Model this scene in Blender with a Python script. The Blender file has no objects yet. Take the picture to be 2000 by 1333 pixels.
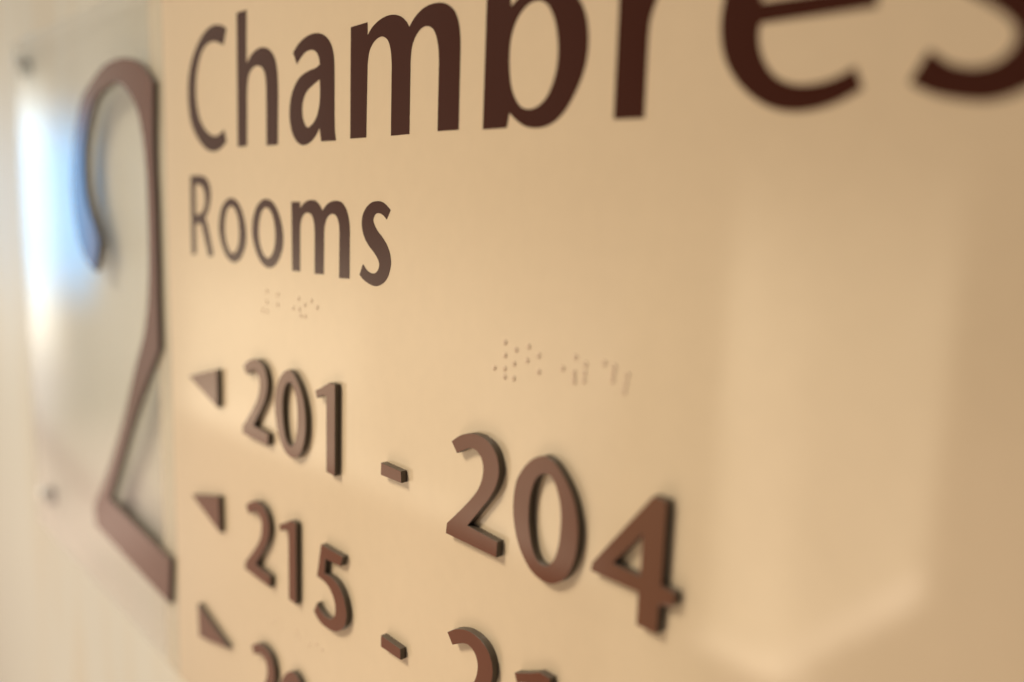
import bpy, bmesh, math, random
from mathutils import Matrix, Vector
S = bpy.context.scene
COL = S.collection
MM = 0.001
# World axes: X runs right along the sign, Y into the wall, Z up.
# Y = 0 is the front face of the cream panel; units are metres.

# ---------------------------------------------------------------- camera
CAM_ROT = ((0.6628452,-0.1349518,0.7364946), (0.7480640,0.0770629,-0.6591370), (0.0321953,0.9878509,0.1520334))
CAM_LOC = (0.175990, -0.157505, 0.036329)
cd = bpy.data.cameras.new('camera')
cam = bpy.data.objects.new('camera', cd); COL.objects.link(cam)
cam.matrix_world = Matrix.Translation(CAM_LOC) @ Matrix(CAM_ROT).to_4x4()
cd.sensor_width = 36.0
cd.sensor_fit = 'HORIZONTAL'
cd.lens = 36.0 * 1700 / 2000
cd.clip_start = 0.005
cd.clip_end = 100
cd.dof.use_dof = True
cd.dof.focus_distance = 0.274
cd.dof.aperture_fstop = 3.7
S.camera = cam

S.view_settings.view_transform = 'Standard'
S.view_settings.look = 'None'
S.view_settings.exposure = 0.04
S.view_settings.gamma = 1.0
S.view_settings.use_curve_mapping = False

# ---------------------------------------------------------------- world: the corridor the sign faces, as a soft procedural environment
W = bpy.data.worlds.new('World'); S.world = W; W.use_nodes = True
nt = W.node_tree; N = nt.nodes; L = nt.links
for n in list(N): N.remove(n)
tc = N.new('ShaderNodeTexCoord')
DIR = tc.outputs['Generated']
def vmath(op, a, b=None):
    n = N.new('ShaderNodeVectorMath'); n.operation = op
    for i, v in enumerate((a, b)):
        if v is None: continue
        if hasattr(v, 'is_linked'): L.new(v, n.inputs[i])
        else: n.inputs[i].default_value = v
    return n
def smath(op, a, b=0.0, clamp=False):
    n = N.new('ShaderNodeMath'); n.operation = op; n.use_clamp = clamp
    for i, v in enumerate((a, b)):
        if hasattr(v, 'is_linked'): L.new(v, n.inputs[i])
        else: n.inputs[i].default_value = v
    return n.outputs[0]
def ramp(v, a, b):                       # smooth 0 -> 1 as v goes a -> b
    n = N.new('ShaderNodeMapRange'); n.interpolation_type = 'SMOOTHSTEP'
    n.inputs[1].default_value = a; n.inputs[2].default_value = b
    L.new(v, n.inputs[0]); return n.outputs[0]
def side(normal, soft, off=0.0):         # half space bounded by a plane through the viewer
    d = vmath('DOT_PRODUCT', DIR, normal).outputs['Value']
    return ramp(d, off - soft, off + soft)
def inv(v): return smath('SUBTRACT', 1.0, v)
def mul(*vs):
    r = vs[0]
    for v in vs[1:]: r = smath('MULTIPLY', r, v)
    return r
sep = N.new('ShaderNodeSeparateXYZ'); L.new(DIR, sep.inputs[0])
AZ = smath('MULTIPLY', smath('ARCTAN2', smath('MULTIPLY', sep.outputs[0], -1.0), smath('MULTIPLY', sep.outputs[1], -1.0)), 180 / math.pi)
EL = smath('MULTIPLY', smath('ARCSINE', sep.outputs[2]), 180 / math.pi)   # azimuth 0 = straight out of the wall, + to the left
acc = None
def emit(mask, rgb):
    global acc
    c = vmath('SCALE', rgb); L.new(mask, c.inputs['Scale'])
    acc = c.outputs[0] if acc is None else vmath('ADD', acc, c.outputs[0]).outputs[0]
def box(a0, a1, s, e0=None, e1=None, se=2.0):
    m = mul(ramp(AZ, a0 - s, a0 + s), inv(ramp(AZ, a1 - s, a1 + s)))
    if e0 is not None: m = mul(m, ramp(EL, e0 - se, e0 + se))
    if e1 is not None: m = mul(m, inv(ramp(EL, e1 - se, e1 + se)))
    return m
one = smath('ADD', 1.0)
left = ramp(AZ, -25, 75)
emit(one, (.045, .04, .035))
emit(mul(ramp(AZ, 24, 76), inv(mul(ramp(EL, -4, 16), ramp(AZ,80,60), smath("MULTIPLY", .35, 1.0)))), (.49, .42, .32))
emit(box(69.5, 76, 1.0, -12, 9, 3), (.12, .12, .12))
emit(mul(inv(ramp(AZ, 2, 14)), ramp(AZ, -110, -40)), (.05,.045,.04))
emit(mul(ramp(EL, 22, 50), ramp(AZ, -60, 10)), (.25, .28, .30))
emit(mul(inv(ramp(EL, -60, -33)), ramp(AZ, -80, 0)), (.25, .20, .13))
# bright window at the end of the corridor
emit(box(76.0, 90, .9, -9, 5.5, 2.5), (1.6, 1.5, 1.2))
emit(box(73.9, 90, .5, -5.5, 3.8, 2.5), (-.2, .75, 1.9))
emit(box(76.0, 90, 1.3, -13, -6, 2.5), (.7, .65, .65))
# floor side of the corridor end
emit(mul(box(70, 90, 2), inv(ramp(EL, -20, -12))), (.25, .12, .10))
emit(mul(box(74.2, 90, .4), side((.0515, -.8495, .525), .006), inv(side((.066, -.8442, .5319), .006))), (-.26, -.27, -.20))
emit(box(71, 90, 1.5, -21, -13.5, 1.5), (.28, .22, .18))
# warm lit patch above the floor line
FLOOR = (-.025, -.499, .866)
emit(mul(box(58, 68.9, 1.4, -30, -4, 4), side(FLOOR, .02)), (.6, .5, .34))
emit(mul(box(41, 69.0, 1.2), inv(ramp(AZ, 46, 80)), side(FLOOR, .012), inv(ramp(EL, -12, 3))), (1.25, 1.0, .70))
emit(mul(box(42, 69.0, 1.2), side(FLOOR, .012), inv(side(FLOOR, .012, .03))), (.45, .36, .26))
emit(mul(box(38, 69, 1.4), inv(side(FLOOR, .012))), (.25, .12, .08))
# opposite walls in vertical bands
WB = (-.7134, -.0319, .7001); WA = (-.0244, -.5171, .8556)
fade = inv(ramp(EL, -9, 7))
emit(mul(box(34.2, 41, 1.0), fade), (.75, .58, .34))
emit(mul(box(21.2, 34.2, .8), fade, side(WB, .008), side(WA, .008)), (2.3, 1.85, 1.2))
emit(mul(box(29.0, 34.2, 1.0), fade, side(WB, .008), side(WA, .008)), (.35, .28, .18))
emit(mul(box(21.4, 34.8, .8), side(WB, .006), inv(side(WB, .008, .028)), ramp(EL, -31, -18.5)), (2.2, 1.7, 1.35))
emit(mul(box(27, 35.5, .8), side(WA, .006), inv(side(WA, .008, .022))), (1.0, .8, .6))
emit(mul(box(-10, 33, 1.0), inv(ramp(EL, -16, -6))), (.5, .33, .24))
# uneven brightness of the real corridor
_no = N.new('ShaderNodeTexNoise'); _no.inputs['Scale'].default_value = 5.0; _no.inputs['Detail'].default_value = 4
_mp = N.new('ShaderNodeMapping'); _mp.inputs['Scale'].default_value = (1.6, 1.6, .5)
L.new(DIR, _mp.inputs[0]); L.new(_mp.outputs[0], _no.inputs['Vector'])
_r = N.new('ShaderNodeMapRange'); _r.inputs[1].default_value = .3; _r.inputs[2].default_value = .7; _r.inputs[3].default_value = .72; _r.inputs[4].default_value = 1.28
L.new(_no.outputs[0], _r.inputs[0])
_sc = vmath('SCALE', acc); L.new(_r.outputs[0], _sc.inputs['Scale']); acc = _sc.outputs[0]

bg = N.new('ShaderNodeBackground'); out = N.new('ShaderNodeOutputWorld')
L.new(acc, bg.inputs[0]); bg.inputs[1].default_value = 1.0
L.new(bg.outputs[0], out.inputs[0])

def area(name, loc, target, size, power, rgb, size_y=None):
    ld = bpy.data.lights.new(name, 'AREA'); ld.energy = power; ld.color = rgb; ld.size = size
    if size_y: ld.shape = 'RECTANGLE'; ld.size_y = size_y
    o = bpy.data.objects.new(name, ld); COL.objects.link(o); o.location = loc
    o.rotation_euler = (Vector(target) - Vector(loc)).to_track_quat('-Z', 'Y').to_euler()
    return o

area('low_fill_lamp', (-.36, -.52, -.95), (-.12, 0, -.02), .30, 2.2, (1, .86, .70))  # unseen low lamp, added to brighten the lower left of the panel
def spot_lamp(loc, target, power, cone, rgb, r=.16):
    sl = bpy.data.lights.new('spot_lamp', 'SPOT'); sl.energy = power; sl.color = rgb
    sl.spot_size = math.radians(cone); sl.spot_blend = 1.0; sl.shadow_soft_size = r
    so = bpy.data.objects.new('spot_lamp', sl); COL.objects.link(so); so.location = loc
    so.rotation_euler = (Vector(target) - Vector(loc)).to_track_quat('-Z', 'Y').to_euler()
spot_lamp((-.50, -.95, .95), (-.065, 0, -.075), 100, 20, (1, .885, .68), .24)
spot_lamp((-1.0, -.95, .95), (-.54, 0, -.24), 84, 36, (1, .93, .79), .45)  # unseen extra spot, added to wash the wall left of the panel


# ---------------------------------------------------------------- materials
def principled(name, rgb, rough, ior=1.5, spec=0.5):
    m = bpy.data.materials.new(name); m.use_nodes = True
    b = m.node_tree.nodes['Principled BSDF']
    b.inputs['Base Color'].default_value = (*rgb, 1); b.inputs['Roughness'].default_value = rough
    b.inputs['IOR'].default_value = ior; b.inputs['Specular IOR Level'].default_value = spec
    return m, m.node_tree.nodes, m.node_tree.links, b
def mottle(m_, rgb, amt, scale, detail=4, stretch=(1, 1, 1)):
    m, n, l, b = m_
    t = n.new('ShaderNodeTexCoord'); mp = n.new('ShaderNodeMapping'); mp.inputs['Scale'].default_value = stretch
    no = n.new('ShaderNodeTexNoise'); no.inputs['Scale'].default_value = scale; no.inputs['Detail'].default_value = detail
    mx = n.new('ShaderNodeMix'); mx.data_type = 'RGBA'
    mx.inputs[6].default_value = (*[c * (1 - amt) for c in rgb], 1); mx.inputs[7].default_value = (*[min(1, c * (1 + amt)) for c in rgb], 1)
    l.new(t.outputs['Object'], mp.inputs[0]); l.new(mp.outputs[0], no.inputs['Vector'])
    l.new(no.outputs[0], mx.inputs[0]); l.new(mx.outputs[2], b.inputs['Base Color'])
    return no

M_WALL_ = principled('ivory_stone', (.82, .78, .67), .38)
mottle(M_WALL_, (.82, .78, .67), .06, 6, 5, (1.0, 1, .35)); M_WALL = M_WALL_[0]
_m, _n, _l, _b = M_WALL_                # faint upright veins and clouds in the stone
_tc = _n.new('ShaderNodeTexCoord'); _mp = _n.new('ShaderNodeMapping'); _mp.inputs['Scale'].default_value = (1, 1, .16); _mp.inputs['Rotation'].default_value = (0, .06, 0)
_v = _n.new('ShaderNodeTexNoise'); _v.inputs['Scale'].default_value = 16; _v.inputs['Detail'].default_value = 6; _v.inputs['Distortion'].default_value = .8
_rm = _n.new('ShaderNodeMapRange'); _rm.inputs[1].default_value = .50; _rm.inputs[2].default_value = .70; _rm.inputs[3].default_value = 0; _rm.inputs[4].default_value = .55
_mx = _n.new('ShaderNodeMix'); _mx.data_type = 'RGBA'; _mx.inputs[7].default_value = (.78, .64, .44, 1)
_src = _b.inputs['Base Color'].links[0].from_socket
_l.new(_tc.outputs['Object'], _mp.inputs[0]); _l.new(_mp.outputs[0], _v.inputs['Vector']); _l.new(_v.outputs[0], _rm.inputs[0])
_l.new(_rm.outputs[0], _mx.inputs[0]); _l.new(_src, _mx.inputs[6]); _l.new(_mx.outputs[2], _b.inputs['Base Color'])
M_CREAM_ = principled('cream_enamel', (.77, .607, .42), .06, 1.55)
mottle(M_CREAM_, (.77, .607, .42), .03, 160, 6); M_CREAM = M_CREAM_[0]
M_PRINT = principled('dark_brown_vinyl', (.060, .017, .010), .06)[0]
M_BROWN_ = principled('brown_acrylic', (.145, .046, .021), .07)
mottle(M_BROWN_, (.145, .046, .021), .05, 120); M_BROWN = M_BROWN_[0]
M_DOTS = principled('cream_resin', (.74, .56, .40), .5)[0]
M_STEEL = principled('brushed_steel', (.09, .09, .07), .5)[0]; M_STEEL.node_tree.nodes['Principled BSDF'].inputs['Metallic'].default_value = .2
M_CAP = principled('polished_cap', (.9, .9, .88), .25)[0]; M_CAP.node_tree.nodes['Principled BSDF'].inputs['Metallic'].default_value = .9
# clear plate: transmits straight through, mirrors by Fresnel
M_ACRYLIC = bpy.data.materials.new('clear_acrylic'); M_ACRYLIC.use_nodes = True
_n = M_ACRYLIC.node_tree.nodes; _l = M_ACRYLIC.node_tree.links
for q in list(_n): _n.remove(q)
_o = _n.new('ShaderNodeOutputMaterial'); _m = _n.new('ShaderNodeMixShader'); _t = _n.new('ShaderNodeBsdfTransparent'); _g = _n.new('ShaderNodeBsdfGlossy'); _f = _n.new('ShaderNodeFresnel')
_ge = _n.new('ShaderNodeNewGeometry'); _mi = _n.new('ShaderNodeMix'); _mi.data_type = 'FLOAT'
_mi.inputs[2].default_value = 1.49; _mi.inputs[3].default_value = 1 / 1.49   # the node inverts the index on inner faces; undo it for this thin, unrefracted sheet
_l.new(_ge.outputs['Backfacing'], _mi.inputs[0]); _l.new(_mi.outputs[0], _f.inputs[0])
_t.inputs[0].default_value = (.99, .99, .98, 1); _g.inputs['Roughness'].default_value = .04
_l.new(_f.outputs[0], _m.inputs[0]); _l.new(_t.outputs[0], _m.inputs[1]); _l.new(_g.outputs[0], _m.inputs[2]); _l.new(_m.outputs[0], _o.inputs[0])
M_EDGE = principled('grey_brown_edge', (.10, .075, .056), .45)[0]
M_STRIP = bpy.data.materials.new('frosted_strip'); M_STRIP.use_nodes = True
_n = M_STRIP.node_tree.nodes; _l = M_STRIP.node_tree.links; _b = _n['Principled BSDF']
_b.inputs['Base Color'].default_value = (.82, .71, .54, 1); _b.inputs['Roughness'].default_value = .1; _b.inputs['Alpha'].default_value = .5
M_CUT = principled('polished_cut_edge', (.90, .87, .78), .25)[0]; M_CUT.node_tree.nodes['Principled BSDF'].inputs['Alpha'].default_value = .3


# ---------------------------------------------------------------- helpers
def spline(loop, seg=7):
    """closed outline: smooth centripetal curve through the points, broken at points flagged as corners"""
    n = len(loop); P = [Vector(q[:2]) for q in loop]; cor = [len(q) > 2 for q in loop]
    out_ = []
    for i in range(n):
        p1, p2 = P[i], P[(i + 1) % n]
        out_.append(p1)
        if cor[i] and cor[(i + 1) % n]: continue
        p0 = P[i - 1] if not cor[i] else p1 + (p1 - p2) * 0.5
        p3 = P[(i + 2) % n] if not cor[(i + 1) % n] else p2 + (p2 - p1) * 0.5
        if cor[i]: p0 = p1 - ((p2 - p1) - (p3 - p1) * 0.15) * 0.5
        if cor[(i + 1) % n]: p3 = p2 + ((p2 - p1) - (p2 - p0) * 0.15) * 0.5
        t0 = 0; t1 = t0 + max((p1 - p0).length, 1e-6) ** .5; t2 = t1 + (p2 - p1).length ** .5; t3 = t2 + max((p3 - p2).length, 1e-6) ** .5
        for k in range(1, seg):
            t = t1 + (t2 - t1) * k / seg
            a1 = p0 * ((t1 - t) / (t1 - t0)) + p1 * ((t - t0) / (t1 - t0))
            a2 = p1 * ((t2 - t) / (t2 - t1)) + p2 * ((t - t1) / (t2 - t1))
            a3 = p2 * ((t3 - t) / (t3 - t2)) + p3 * ((t - t2) / (t3 - t2))
            b1 = a1 * ((t2 - t) / (t2 - t0)) + a2 * ((t - t0) / (t2 - t0))
            b2 = a2 * ((t3 - t) / (t3 - t1)) + a3 * ((t - t1) / (t3 - t1))
            out_.append(b1 * ((t2 - t) / (t2 - t1)) + b2 * ((t - t1) / (t2 - t1)))
    return out_
def glyph_mesh(name, loops, depth, bevel, mat, back):
    """flat letter shape cut from sheet stock, `depth` thick, its back at Y = back; origin at the shape's centre"""
    xs = [q[0] for q in loops[0]]; zs = [q[1] for q in loops[0]]
    cx, cz = (min(xs) + max(xs)) / 2, (min(zs) + max(zs)) / 2
    cu = bpy.data.curves.new('outline', 'CURVE'); cu.dimensions = '2D'; cu.fill_mode = 'BOTH'
    cu.extrude = depth * MM / 2 - bevel * MM; cu.bevel_depth = bevel * MM; cu.bevel_resolution = 2; cu.offset = -bevel * MM
    for lp in loops:
        pts = spline(lp)
        sp = cu.splines.new('POLY'); sp.points.add(len(pts) - 1); sp.use_cyclic_u = True
        for i, p in enumerate(pts): sp.points[i].co = ((p.x - cx) * MM, (p.y - cz) * MM, 0, 1)
    o = bpy.data.objects.new('tmp', cu); COL.objects.link(o)
    me = bpy.data.meshes.new_from_object(o.evaluated_get(bpy.context.evaluated_depsgraph_get()))
    bpy.data.objects.remove(o); bpy.data.curves.remove(cu)
    me.name = name
    for v in me.vertices: v.co = (v.co.x, -v.co.z, v.co.y)
    for p in me.polygons: p.use_smooth = False
    me.materials.clear(); me.materials.append(mat)
    if depth > 1:                          # sheet stock: faces other than the front get a greyer brown
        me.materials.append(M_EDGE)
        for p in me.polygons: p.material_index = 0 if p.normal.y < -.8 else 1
    return me, (cx * MM, back - depth * MM / 2, cz * MM)
def obj(name, me, loc=(0, 0, 0), parent=None, label=None):
    o = bpy.data.objects.new(name, me); COL.objects.link(o); o.location = loc
    if parent: o.parent = parent
    if label: o['label'] = label
    return o
def box_mesh(name, x0, x1, y0, y1, z0, z1, mat, bevel=0.0):
    bm = bmesh.new()
    bmesh.ops.create_cube(bm, size=1)
    for v in bm.verts:
        v.co = (x0 + (v.co.x + .5) * (x1 - x0), y0 + (v.co.y + .5) * (y1 - y0), z0 + (v.co.z + .5) * (z1 - z0))
    if bevel: bmesh.ops.bevel(bm, geom=bm.edges[:], offset=bevel, segments=2, affect='EDGES', profile=.5)
    me = bpy.data.meshes.new(name); bm.to_mesh(me); bm.free(); me.materials.append(mat); return me
def lathe_mesh(name, prof, mat, seg=40):
    """profile of (radius, y) turned about the Y axis"""
    bm = bmesh.new(); rings = []
    for r, y in prof:
        if r == 0: rings.append([bm.verts.new((0, y, 0))])
        else: rings.append([bm.verts.new((r * math.cos(2 * math.pi * i / seg), y, r * math.sin(2 * math.pi * i / seg))) for i in range(seg)])
    for a, b in zip(rings, rings[1:]):
        for i in range(seg):
            j = (i + 1) % seg
            f = [a[i % len(a)], a[j % len(a)], b[j % len(b)], b[i % len(b)]]
            u = []
            for v in f:
                if v not in u: u.append(v)
            if len(u) > 2: bm.faces.new(u)
    bmesh.ops.recalc_face_normals(bm, faces=bm.faces[:])
    me = bpy.data.meshes.new(name); bm.to_mesh(me); bm.free(); me.materials.append(mat)
    return me

# ---------------------------------------------------------------- outlines, millimetres in the plane of the sign
GLYPHS = {
  'C': [[(-181.71,104.85,1),(-185.93,106.52),(-192.23,107.69),(-199.99,107.13),(-207.48,104.48),(-214.72,99.5),(-220.28,93.18),(-223.14,85.47),(-223.24,77.44),(-221.06,69.76),(-216.15,64),(-209.35,59.27),(-203.21,56.71),(-196.51,55.86),(-189.3,56.97),(-183.38,59.65,1),(-185.7,64.6,1),(-190.8,62.77),(-196.19,62.35),(-202.21,63.94),(-207.65,67.12),(-211.84,71.78),(-214.08,77.35),(-214.61,83.81),(-213.37,89.6),(-211.22,93.79),(-207.85,97.8),(-202.14,100.77),(-195.49,101.29),(-190.24,100.37),(-184.91,98.62,1)]],
  'h': [[(-171.75,109.6,1),(-162.68,109.57,1),(-163.34,89.19,1),(-159.43,91.87),(-154.31,93.59),(-148.36,93.8),(-143.56,92.43),(-139.82,89.86),(-137.55,85.87),(-136.72,80.35),(-136.64,74.46,1),(-137.16,56.91,1),(-146.51,56.89,1),(-146.39,74.27,1),(-146.54,80.3),(-147.62,84.25),(-149.73,86.37),(-153.47,87.46),(-157.53,87.1),(-161.19,85.01),(-162.89,80.73),(-163.37,75.42,1),(-163.96,57.19,1),(-172.48,57.11,1)]],
  'a': [[(-124.66,89.29,1),(-120.97,91.71),(-115.84,93.5),(-110.85,94.17),(-106.38,93.94),(-102.4,92.89),(-98.87,90.76),(-96.55,87.86),(-95.4,84.33),(-95.16,80.14),(-95.12,65.61,1),(-94.8,60.19),(-94.18,56.99,1),(-104.3,57.09,1),(-105.43,61.82,1),(-108.14,59.14),(-111.9,57.06),(-117.44,56.14),(-121.79,57.39),(-125.3,60.42),(-127.3,64.88),(-127.6,69.05),(-126.46,73.53),(-123.75,77.43),(-119.8,80.15),(-114.25,81.67),(-107.63,82.44,1),(-105.2,83.38,1),(-105.84,85.77),(-107.61,87.7),(-110.06,88.66),(-112.95,88.85),(-115.89,88.37),(-118.87,86.89),(-121.74,84.96,1)],
     [(-105.22,78.32,1),(-110.12,76.76),(-114.73,74.72),(-117.3,71.69),(-117.94,68.08),(-116.94,64.77),(-114.23,62.29),(-111.03,63.07),(-107.7,65.5),(-105.65,69.34),(-105.07,72.84)]],
  'm': [[(-84.66,93.22,1),(-74.47,93.47,1),(-74.42,89.38,1),(-71.72,91.53),(-67.41,93.25),(-62.87,93.93),(-59.04,93.69),(-55.59,92.72),(-52.79,91),(-51.04,89.11,1),(-48.58,91.28),(-45.09,93.11),(-41.09,94.01),(-36.04,93.92),(-32.17,92.89),(-28.88,90.71),(-26.91,87.48),(-25.97,83.31),(-25.78,78.29,1),(-25.81,57.7,1),(-35.88,57.73,1),(-35.76,76.73,1),(-36.18,81.3),(-37.42,84.99),(-39.18,87.14),(-41.77,88.17),(-44.66,87.98),(-47.55,86.19),(-49.56,83.09),(-50.18,78.78,1),(-50.26,57.47,1),(-60.35,57.33,1),(-60.33,79.08,1),(-61.06,83.66),(-62.73,86.61),(-65.68,88.06),(-68.65,87.81),(-71.31,86.53),(-73.32,84.26),(-74.3,80.42,1),(-74.84,57.33,1),(-84.75,57.31,1)]],
  'b': [[(-14.49,109.55,1),(-4.98,108.56,1),(-4.64,88.43,1),(-2.38,89.77),(0.65,91.71),(4.23,93.12),(8.57,93.45),(12.86,92.36),(17.13,89.67),(20.62,86.4),(22.69,83.13),(23.72,79.77),(24.13,75.99),(23.77,72.03),(22.46,68.12),(20.13,64.22),(16.99,60.41),(13.66,58.09),(9.79,56.94),(6.16,56.77),(2.4,57.41),(-1.07,59.1),(-3.98,61.2,1),(-4.89,57.32,1),(-14.94,57.33,1)],
     [(6.29,88.37),(2.87,88.21),(-0.33,86.54),(-2.72,83.9),(-4.25,80.29),(-4.69,75.95),(-4.34,71.51),(-3.42,67.56),(-1.55,64.39),(0.89,62.3),(3.85,61.63),(6.69,62.08),(9.8,63.89),(12,66.91),(13.35,70.46),(13.8,74.57),(13.39,78.49),(12.19,82.76),(9.53,86.73)]],
  'r': [[(33.42,93.18,1),(41.66,92.2,1),(41.91,87.86,1),(44.51,89.93),(47.39,91.44),(50.56,91.85),(53.74,91.16,1),(53.03,85.82,1),(50.12,86.3),(46.66,85.28),(44.65,82.98),(43.66,80.72),(42.93,78.05),(42.7,73.89,1),(42.78,57.36,1),(33.49,57.55,1)]],
  'e': [[(95.89,74.11,1),(95.69,77.55),(94.21,82.15),(91.19,87.07),(87.13,90.91),(82.14,93.23),(76.73,94.1),(71.59,92.99),(66.78,89.43),(63.65,83.82),(62.26,78.39),(62.42,72.66),(63.9,68.04),(66.65,63.96),(69.96,60.86),(73.88,58.4),(77.96,56.98),(81.83,56.51),(85.84,56.81),(89.65,57.75),(94.58,59.93,1),(92.65,64.05,1),(90.12,62.8),(86.69,61.84),(82.73,61.57),(79.25,62.15),(75.94,63.8),(73.54,66.47),(71.99,69.7),(71.53,72.82),(71.77,74.32,1)],
     [(71.59,78.46,1),(72.15,82.45),(73.95,86.32),(76.87,88.71),(79.89,89),(82.96,87.83),(85.8,85.04),(87.38,81.67),(88.03,78.19,1)]],
  'R': [[(-222.96,45.57,1),(-215.19,45.77),(-209.2,45.44),(-205.04,44.32),(-202.25,42),(-200.8,38.03),(-201.56,34.36),(-203.66,30.64),(-207.21,27.18,1),(-205.62,25.2),(-202.57,19.24),(-199.08,10.98,1),(-204.3,9.98,1),(-211.64,24.31,1),(-218.19,24.25,1),(-218.29,10.49,1),(-223.52,9.81,1)],
     [(-217.61,41.8,1),(-212.83,41.71),(-209.05,40.3),(-207.09,37.3),(-207,34.27),(-208.69,31.2),(-212.24,29.07),(-217.94,28.58,1)]],
  'o': [[(-147.26,36.32),(-142.68,35.51),(-138.55,32.79),(-135.45,28.78),(-133.64,24.17),(-133.52,19.49),(-135.69,14.94),(-139.94,11.08),(-145.22,9.5),(-150.58,10.33),(-155.3,13.41),(-158.65,17.86),(-160.27,22.74),(-159.41,28.02),(-156.84,32.38),(-152.66,35.19),(-149.93,36.08)],
     [(-147.34,33.04),(-144.07,31.93),(-141.52,29.18),(-140.12,24.79),(-140.08,20.33),(-141.79,16.06),(-146.14,13.23),(-150.14,14.34),(-153.11,17.84),(-154.36,22.38),(-153.9,26.98),(-152.1,30.67),(-149.69,32.54)]],
  's': [[(-60.11,34.17,1),(-62.34,35.58),(-65.04,36.63),(-67.98,36.83),(-70.96,36.4),(-74.21,34.84),(-76.55,32.25),(-77.24,29.43),(-76.73,26.9),(-75.27,24.42),(-72.63,22),(-69.8,20.14),(-67.69,18.5),(-66.52,16.82),(-66.72,15.04),(-68.31,13.53),(-70.63,13.1),(-73.47,13.78),(-74.91,14.7),(-76.36,15.76,1),(-78.5,11.97,1),(-75.82,10.5),(-72.47,9.49),(-68.7,9),(-65.49,9.72),(-62.35,11.49),(-60.39,14.27),(-59.56,17.3),(-60.29,20.46),(-62.11,23.07),(-64.85,25.41),(-67.6,27.28),(-69.47,29.2),(-70.19,30.68),(-69.51,32.07),(-68.15,32.86),(-66.1,32.91),(-64.06,32.23),(-62.26,31.06,1)]],
  'm2': [[(-126.57,35.58,1),(-119.89,35.75,1),(-119.74,33.17,1),(-117.68,34.89),(-114.78,36.06),(-111.36,36.53),(-108,36.17),(-105.24,34.72),(-103.33,32.87,1),(-100.9,34.81),(-97.69,36.07),(-94.02,36.53),(-90.42,36.07),(-87.61,34.29),(-85.84,31.48),(-84.91,28.13),(-84.79,25,1),(-84.93,10.13,1),(-91.85,9.83,1),(-91.66,25.76,1),(-92.18,28.91),(-93.75,31.25),(-96.37,31.97),(-99.02,31.23),(-101.17,29.14),(-102.09,26.4),(-102.26,23.67,1),(-102.55,10.26,1),(-109.12,9.97,1),(-109.05,25.01,1),(-109.71,28.86),(-111.39,31.15),(-114.35,31.9),(-116.84,31.28),(-118.9,29.39),(-119.8,26.82),(-120.01,23.41,1),(-120.15,9.97,1),(-126.3,9.79,1)]],
  '2': [[(-22.88,-33.15,1),(-19.18,-30.7),(-15.36,-29.17),(-11.6,-28.53),(-7.59,-28.95),(-4.46,-30.27),(-2.27,-32.51),(-1.22,-35.2),(-1.09,-38.1),(-2.04,-41.31),(-4.09,-44.86),(-7.31,-48.78),(-14.4,-56.85,1),(-0.75,-57.58,1),(-1.08,-62.42,1),(-24.75,-62.43,1),(-24.35,-59.08,1),(-18.92,-54.07),(-13.13,-48.32),(-9.8,-44.15),(-8.24,-40.33),(-8.1,-36.9),(-9.64,-34.27),(-11.99,-33.14),(-14.61,-33.44),(-17.23,-34.63),(-20.19,-36.22,1)]],
  '0': [[(16.91,-28.2),(20.29,-28.82),(23.22,-30.82),(26.17,-33.77),(28.42,-37.21),(29.81,-41.53),(30.31,-46.11),(29.75,-51.74),(27.97,-56.48),(25.37,-59.84),(21.69,-62.11),(17.8,-62.54),(13.74,-61.44),(9.99,-58.34),(7.15,-53.77),(5.57,-48.38),(5.31,-42.98),(6.35,-37.63),(8.98,-33.37),(12.59,-30.01)],
     [(17.65,-32.86),(15.27,-33.89),(13.33,-36.5),(12.13,-40.37),(11.75,-44.76),(12.07,-48.97),(13.04,-52.99),(14.47,-56.13),(16.56,-57.94),(19.51,-57.83),(22.01,-55.03),(23.43,-50.71),(23.87,-46.06),(23.75,-41.61),(22.67,-37.45),(20.83,-34.17),(19.33,-32.91)]],
  '4': [[(53.62,-29.02,1),(57.63,-29.01,1),(57.48,-49.65,1),(61.62,-49.91,1),(61.44,-53.21,1),(57.16,-54.61,1),(56.95,-62.03,1),(50.77,-61.99,1),(50.72,-53.7,1),(35.15,-53.64,1),(35.67,-51.25,1)],
     [(51.1,-38.99,1),(42.32,-49.24,1),(51.05,-49.65,1)]],
  '1': [[(-104.73,-32.5,1),(-98.89,-29.97),(-94.63,-27.83,1),(-90.59,-27.89,1),(-90.72,-61.56,1),(-96.77,-61.42,1),(-96.75,-33.08,1),(-99.98,-33.49),(-103.63,-35.18,1)]],
  '5': [[(-100.64,-90.44,1),(-84.87,-90.25,1),(-86.62,-94.31,1),(-97.36,-95.17,1),(-98.02,-101.12,1),(-94.3,-100.81),(-89.28,-101.73),(-85.24,-104.42),(-83.01,-107.97),(-82.37,-112.6),(-83.85,-116.62),(-87.86,-119.98),(-92.43,-121.73),(-97.57,-122.14),(-102.35,-121.49),(-106.24,-119.14,1),(-103.78,-114.86,1),(-101.38,-116.75),(-97.57,-117.92),(-93.82,-117.46),(-91.06,-115.52),(-90.15,-112.68),(-91.07,-109.06),(-93.83,-106.1),(-97.56,-104.46),(-103.74,-104.14,1)]],
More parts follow.
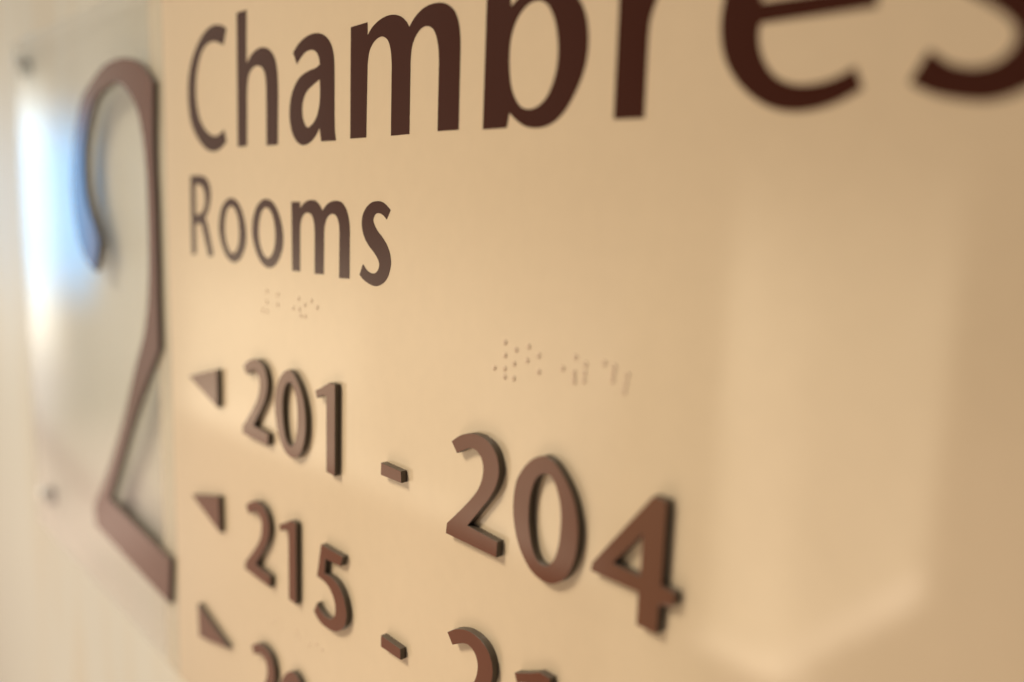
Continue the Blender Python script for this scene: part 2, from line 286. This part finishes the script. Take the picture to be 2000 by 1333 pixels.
  'big': [[(-363.68,-8.63,1),(-387.08,2.18),(-397.32,17.66),(-400.81,36.6),(-397.92,55.4),(-388.73,74.75),(-374.44,89.87),(-352.26,98.81),(-332.84,104.09),(-315.01,105.49),(-298.38,104.84),(-283.6,101.63),(-271.08,96.81),(-260.58,89.94,1),(-262.89,54.75),(-262.25,29.43),(-262.32,3.4),(-262.79,-23.68),(-263.02,-39.52,1),(-303.17,-81.94),(-331.43,-116.88),(-352.82,-143.36,1),(-255.97,-149.24,1),(-259.25,-174.3,1),(-382.67,-168.39,1),(-383.27,-157.2),(-379.56,-152.49,1),(-350.31,-122.19),(-320.18,-85.38),(-297.94,-53.11),(-284.62,-35.33),(-278,-20.16),(-273.78,2.62),(-272.88,29.18),(-273.83,50.75),(-278.03,68.01),(-285.32,80.32),(-297.73,88.94),(-312.25,93.91),(-328.14,93.35),(-348.08,88.89),(-361.34,80),(-371.8,67.09),(-376.51,54.73),(-376.18,38.88),(-370.55,26.88),(-360.31,16.93),(-354.7,9.32),(-357.58,1.56,1)]],
  'tri1': [[(-225.18,-47.31,1),(-192.4,-38.82,1),(-192.66,-56.27,1)]],
  'tri2': [[(-225.01,-105.55,1),(-193.13,-97.48,1),(-192.62,-114.58,1)]],
  'tri3': [[(-220.66,-159.65,1),(-185.6,-168.06,1),(-219.71,-176.19,1)]],
  'hy': [[(-60.68,-49.05,1),(-49.01,-49.17,1),(-48.77,-52.97,1),(-60.77,-53.31,1)]],
}
BRAILLE = [
  [(-147.87,-0),(-147.97,-4.33),(-151.7,-8.05),(-147.61,-8.09),(-138.45,-0.34),(-138.7,-4.4),(-121.32,-0.36),(-111.61,-0.16),(-125.66,-4.41),(-120.8,-4.35),(-116.43,-2.26),(-107.37,-2.25),(-119.79,-6.69),(-116.31,-6.49)],
  [(-2.88,-0.72),(-2.7,-4.38),(1.79,-2.12),(1.14,-6.09),(-7.08,-8.55),(-2.7,-8.08),(-2.59,-10.39),(1.18,-10.21),(6.84,-0.5),(6.38,-4.37),(10.79,-2.37),(11.03,-6.76),(24.11,-6.11),(27.75,-4.34),(19.86,-4.45),(24.37,-0.77),(24.03,-4.85),(24.17,-7.17),(27.9,-2.11),(27.59,-6.36),(34.2,-0.72),(37.46,-1.22),(37.14,-4.52),(41.74,-2.53),(40.98,-6.68),(37.3,-2.87),(41.36,-4.6)],
  [(-140.62,-136.8),(-145.29,-140.35),(-138.4,-139.29),(-125.17,-135.62),(-122.53,-137),(-108.67,-134.2),(-114.23,-137.06),(-104.24,-134.97)]]

# ---------------------------------------------------------------- wall
PX0, PX1, PZ0, PZ1 = -.541, .205, -.2143, .1396      # the clear plate
SEAM = -.2525                                       # left edge of the cream panel on it
WALL_Y = .0088
wall = obj('wall', box_mesh('wall', -2.2, 1.0, WALL_Y, WALL_Y + .1, -1.2, 1.1, M_WALL))
wall['kind'] = 'structure'; wall['label'] = 'pale ivory stone wall behind the clear edge of the sign'

# ---------------------------------------------------------------- the sign
sign = bpy.data.objects.new('wall_sign', None); COL.objects.link(sign); sign.empty_display_size = .05
sign['label'] = 'clear and cream wall sign with brown lettering reading Chambres Rooms and room numbers 201 - 204'
sign['category'] = 'sign'
plate = box_mesh('clear_plate', PX0, PX1, .0006, .0036, PZ0, PZ1, M_ACRYLIC, .0004)
plate.materials.append(M_CUT)              # the cut rim catches light
for p in plate.polygons: p.material_index = 0 if abs(p.normal.y) > .9 else 1
obj('clear_plate', plate, parent=sign,
    label='clear acrylic plate showing the wall through its left end')
obj('cream_panel', box_mesh('cream_panel', SEAM, PX1 - .001, 0, .0005, PZ0 + .001, PZ1 - .001, M_CREAM), parent=sign,
    label='glossy cream panel carrying the lettering')

obj('frosted_strip', box_mesh('frosted_strip', SEAM - .019, SEAM - .0004, .0001, .0005, PZ0 + .001, PZ1 - .001, M_STRIP), parent=sign,
    label='narrow frosted strip along the left edge of the cream panel')

PRINT = .10    # thickness of the cut vinyl letters
RAISE = 2.4    # thickness of the raised characters
def shift(loc, dx, dz): return (loc[0] + dx * MM, loc[1], loc[2] + dz * MM)
def scaled(loops, s, ox, oz, px, pz):
    return [[((q[0] - ox) * s + px, (q[1] - oz) * s + pz, *q[2:]) for q in lp] for lp in loops]
# heading, flat cut letters
for ch in 'Chambre':
    me, loc = glyph_mesh('letter', GLYPHS[ch], PRINT, 0, M_PRINT, -.0000)
    obj('letter', me, loc, sign, 'large flat brown letter %s of the heading Chambres' % ch)
me, loc = glyph_mesh('letter', scaled(GLYPHS['s'], 1.395, -78.5, 9.0, 103.0, 56.2), PRINT, 0, M_PRINT, -.0000)
obj('letter', me, loc, sign, 'large flat brown letter s ending the heading Chambres')
# second line
me, loc = glyph_mesh('letter', GLYPHS['R'], PRINT, 0, M_PRINT, -.0000)
obj('letter', me, loc, sign, 'flat brown capital R of the word Rooms')
ome, oloc = glyph_mesh('letter', GLYPHS['o'], PRINT, 0, M_PRINT, -.0000)
obj('letter', ome, shift(oloc, -32.4, -.1), sign, 'flat brown letter o beside the R of Rooms')
obj('letter', ome, oloc, sign, 'flat brown letter o beside the m of Rooms')
for g, t in (('m2', 'flat brown letter m of the word Rooms'), ('s', 'flat brown letter s ending the word Rooms')):
    me, loc = glyph_mesh('letter', GLYPHS[g], PRINT, 0, M_PRINT, -.0000)
    obj('letter', me, loc, sign, t)
# big floor numeral
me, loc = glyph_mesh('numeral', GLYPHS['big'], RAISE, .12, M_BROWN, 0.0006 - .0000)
loc = (loc[0], .0006 - RAISE * MM * 1.2 / 2, loc[2])
for v in me.vertices: v.co.y *= 1.2
obj('numeral', me, loc, sign, 'very tall slender raised brown numeral 2 on the clear plate')
# room numbers
base = {}
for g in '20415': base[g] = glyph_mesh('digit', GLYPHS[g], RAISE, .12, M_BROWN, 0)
for g, dx, dz, t in (
    ('2', -142.4, 0.1, 'first digit 2 of room number 201'), ('0', -142.4, 0.0, 'digit 0 of room number 201'), ('1', 0, 0, 'digit 1 of room number 201'),
    ('2', 0, 0, 'digit 2 of room number 204'), ('0', 0, 0, 'digit 0 of room number 204'), ('4', 0, 0, 'digit 4 of room number 204'),
    ('2', -142.0, -60.5, 'digit 2 of room number 215'), ('1', -29.7, -60.4, 'digit 1 of room number 215'), ('5', 0, 0, 'digit 5 of room number 215'),
    ('2', 0, -60.7, 'digit 2 after the lower hyphen'), ('1', 113.0, -60.9, 'digit 1 after the lower hyphen'),
    ('2', -138.5, -123.4, 'digit 2 of the lowest row'), ('0', -140.2, -123.8, 'digit 0 of the lowest row')):
    me, loc = base[g]
    obj('digit', me, shift(loc, dx, dz), sign, 'raised brown ' + t)
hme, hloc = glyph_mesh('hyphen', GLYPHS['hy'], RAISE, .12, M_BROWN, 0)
obj('hyphen', hme, hloc, sign, 'raised brown hyphen between 201 and 204')
obj('hyphen', hme, shift(hloc, 1.0, -60.9), sign, 'raised brown hyphen after 215')
for g, t in (('tri1', 'beside 201 pointing left'), ('tri2', 'beside 215 pointing left'), ('tri3', 'in the lowest row')):
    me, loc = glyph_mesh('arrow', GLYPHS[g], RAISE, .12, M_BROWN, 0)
    obj('arrow', me, loc, sign, 'raised brown triangular arrow ' + t)
# braille
def dots_mesh(pts, r=.75, h=.45):
    bm = bmesh.new()
    for x, z in pts:
        rings = []
        for k in range(4):
            a = k / 4 * math.pi / 2
            rings.append([bm.verts.new((x * MM + r * MM * math.cos(a) * math.cos(2 * math.pi * i / 14), -h * MM * math.sin(a) + .00002, z * MM + r * MM * math.cos(a) * math.sin(2 * math.pi * i / 14))) for i in range(14)])
        top = bm.verts.new((x * MM, -h * MM, z * MM))
        for a_, b_ in zip(rings, rings[1:]):
            for i in range(14): bm.faces.new((a_[i], a_[(i + 1) % 14], b_[(i + 1) % 14], b_[i]))
        for i in range(14): bm.faces.new((rings[-1][i], rings[-1][(i + 1) % 14], top))
    bmesh.ops.recalc_face_normals(bm, faces=bm.faces[:])
    for f in bm.faces: f.smooth = True
    me = bpy.data.meshes.new('braille_text'); bm.to_mesh(me); bm.free(); me.materials.append(M_DOTS)
    return me
for w, t, h in zip(BRAILLE, ('under the word Rooms', 'above room number 204', 'below room number 215'), (.38, .38, .3)):
    cx = sum(p[0] for p in w) / len(w); cz = sum(p[1] for p in w) / len(w)
    obj('braille_text', dots_mesh([(p[0] - cx, p[1] - cz) for p in w], .88, h), (cx * MM, 0, cz * MM), sign, 'cream braille dots ' + t)
# stand-offs
bar = lathe_mesh('barrel', [(0, .0088), (.0068, .0088), (.0070, .0085), (.0070, .0040), (.0067, .0037), (0, .0037)], M_STEEL)
cap = lathe_mesh('screw_head', [(0, .0006), (.0046, .0006), (.0046, -.0006), (.0042, -.0012), (.0036, -.0014), (0, -.0014)], M_CAP)
for x, z, t in ((-.5325, .1255, 'upper left'), (-.5240, -.1885, 'lower left'), (.192, .1255, 'upper right'), (.192, -.1885, 'lower right')):
    s = obj('standoff', bar, (x, 0, z - .002), sign, 'steel stand-off at the %s corner of the sign' % t)
    obj('screw_head', cap, (0, 0, .003), s)
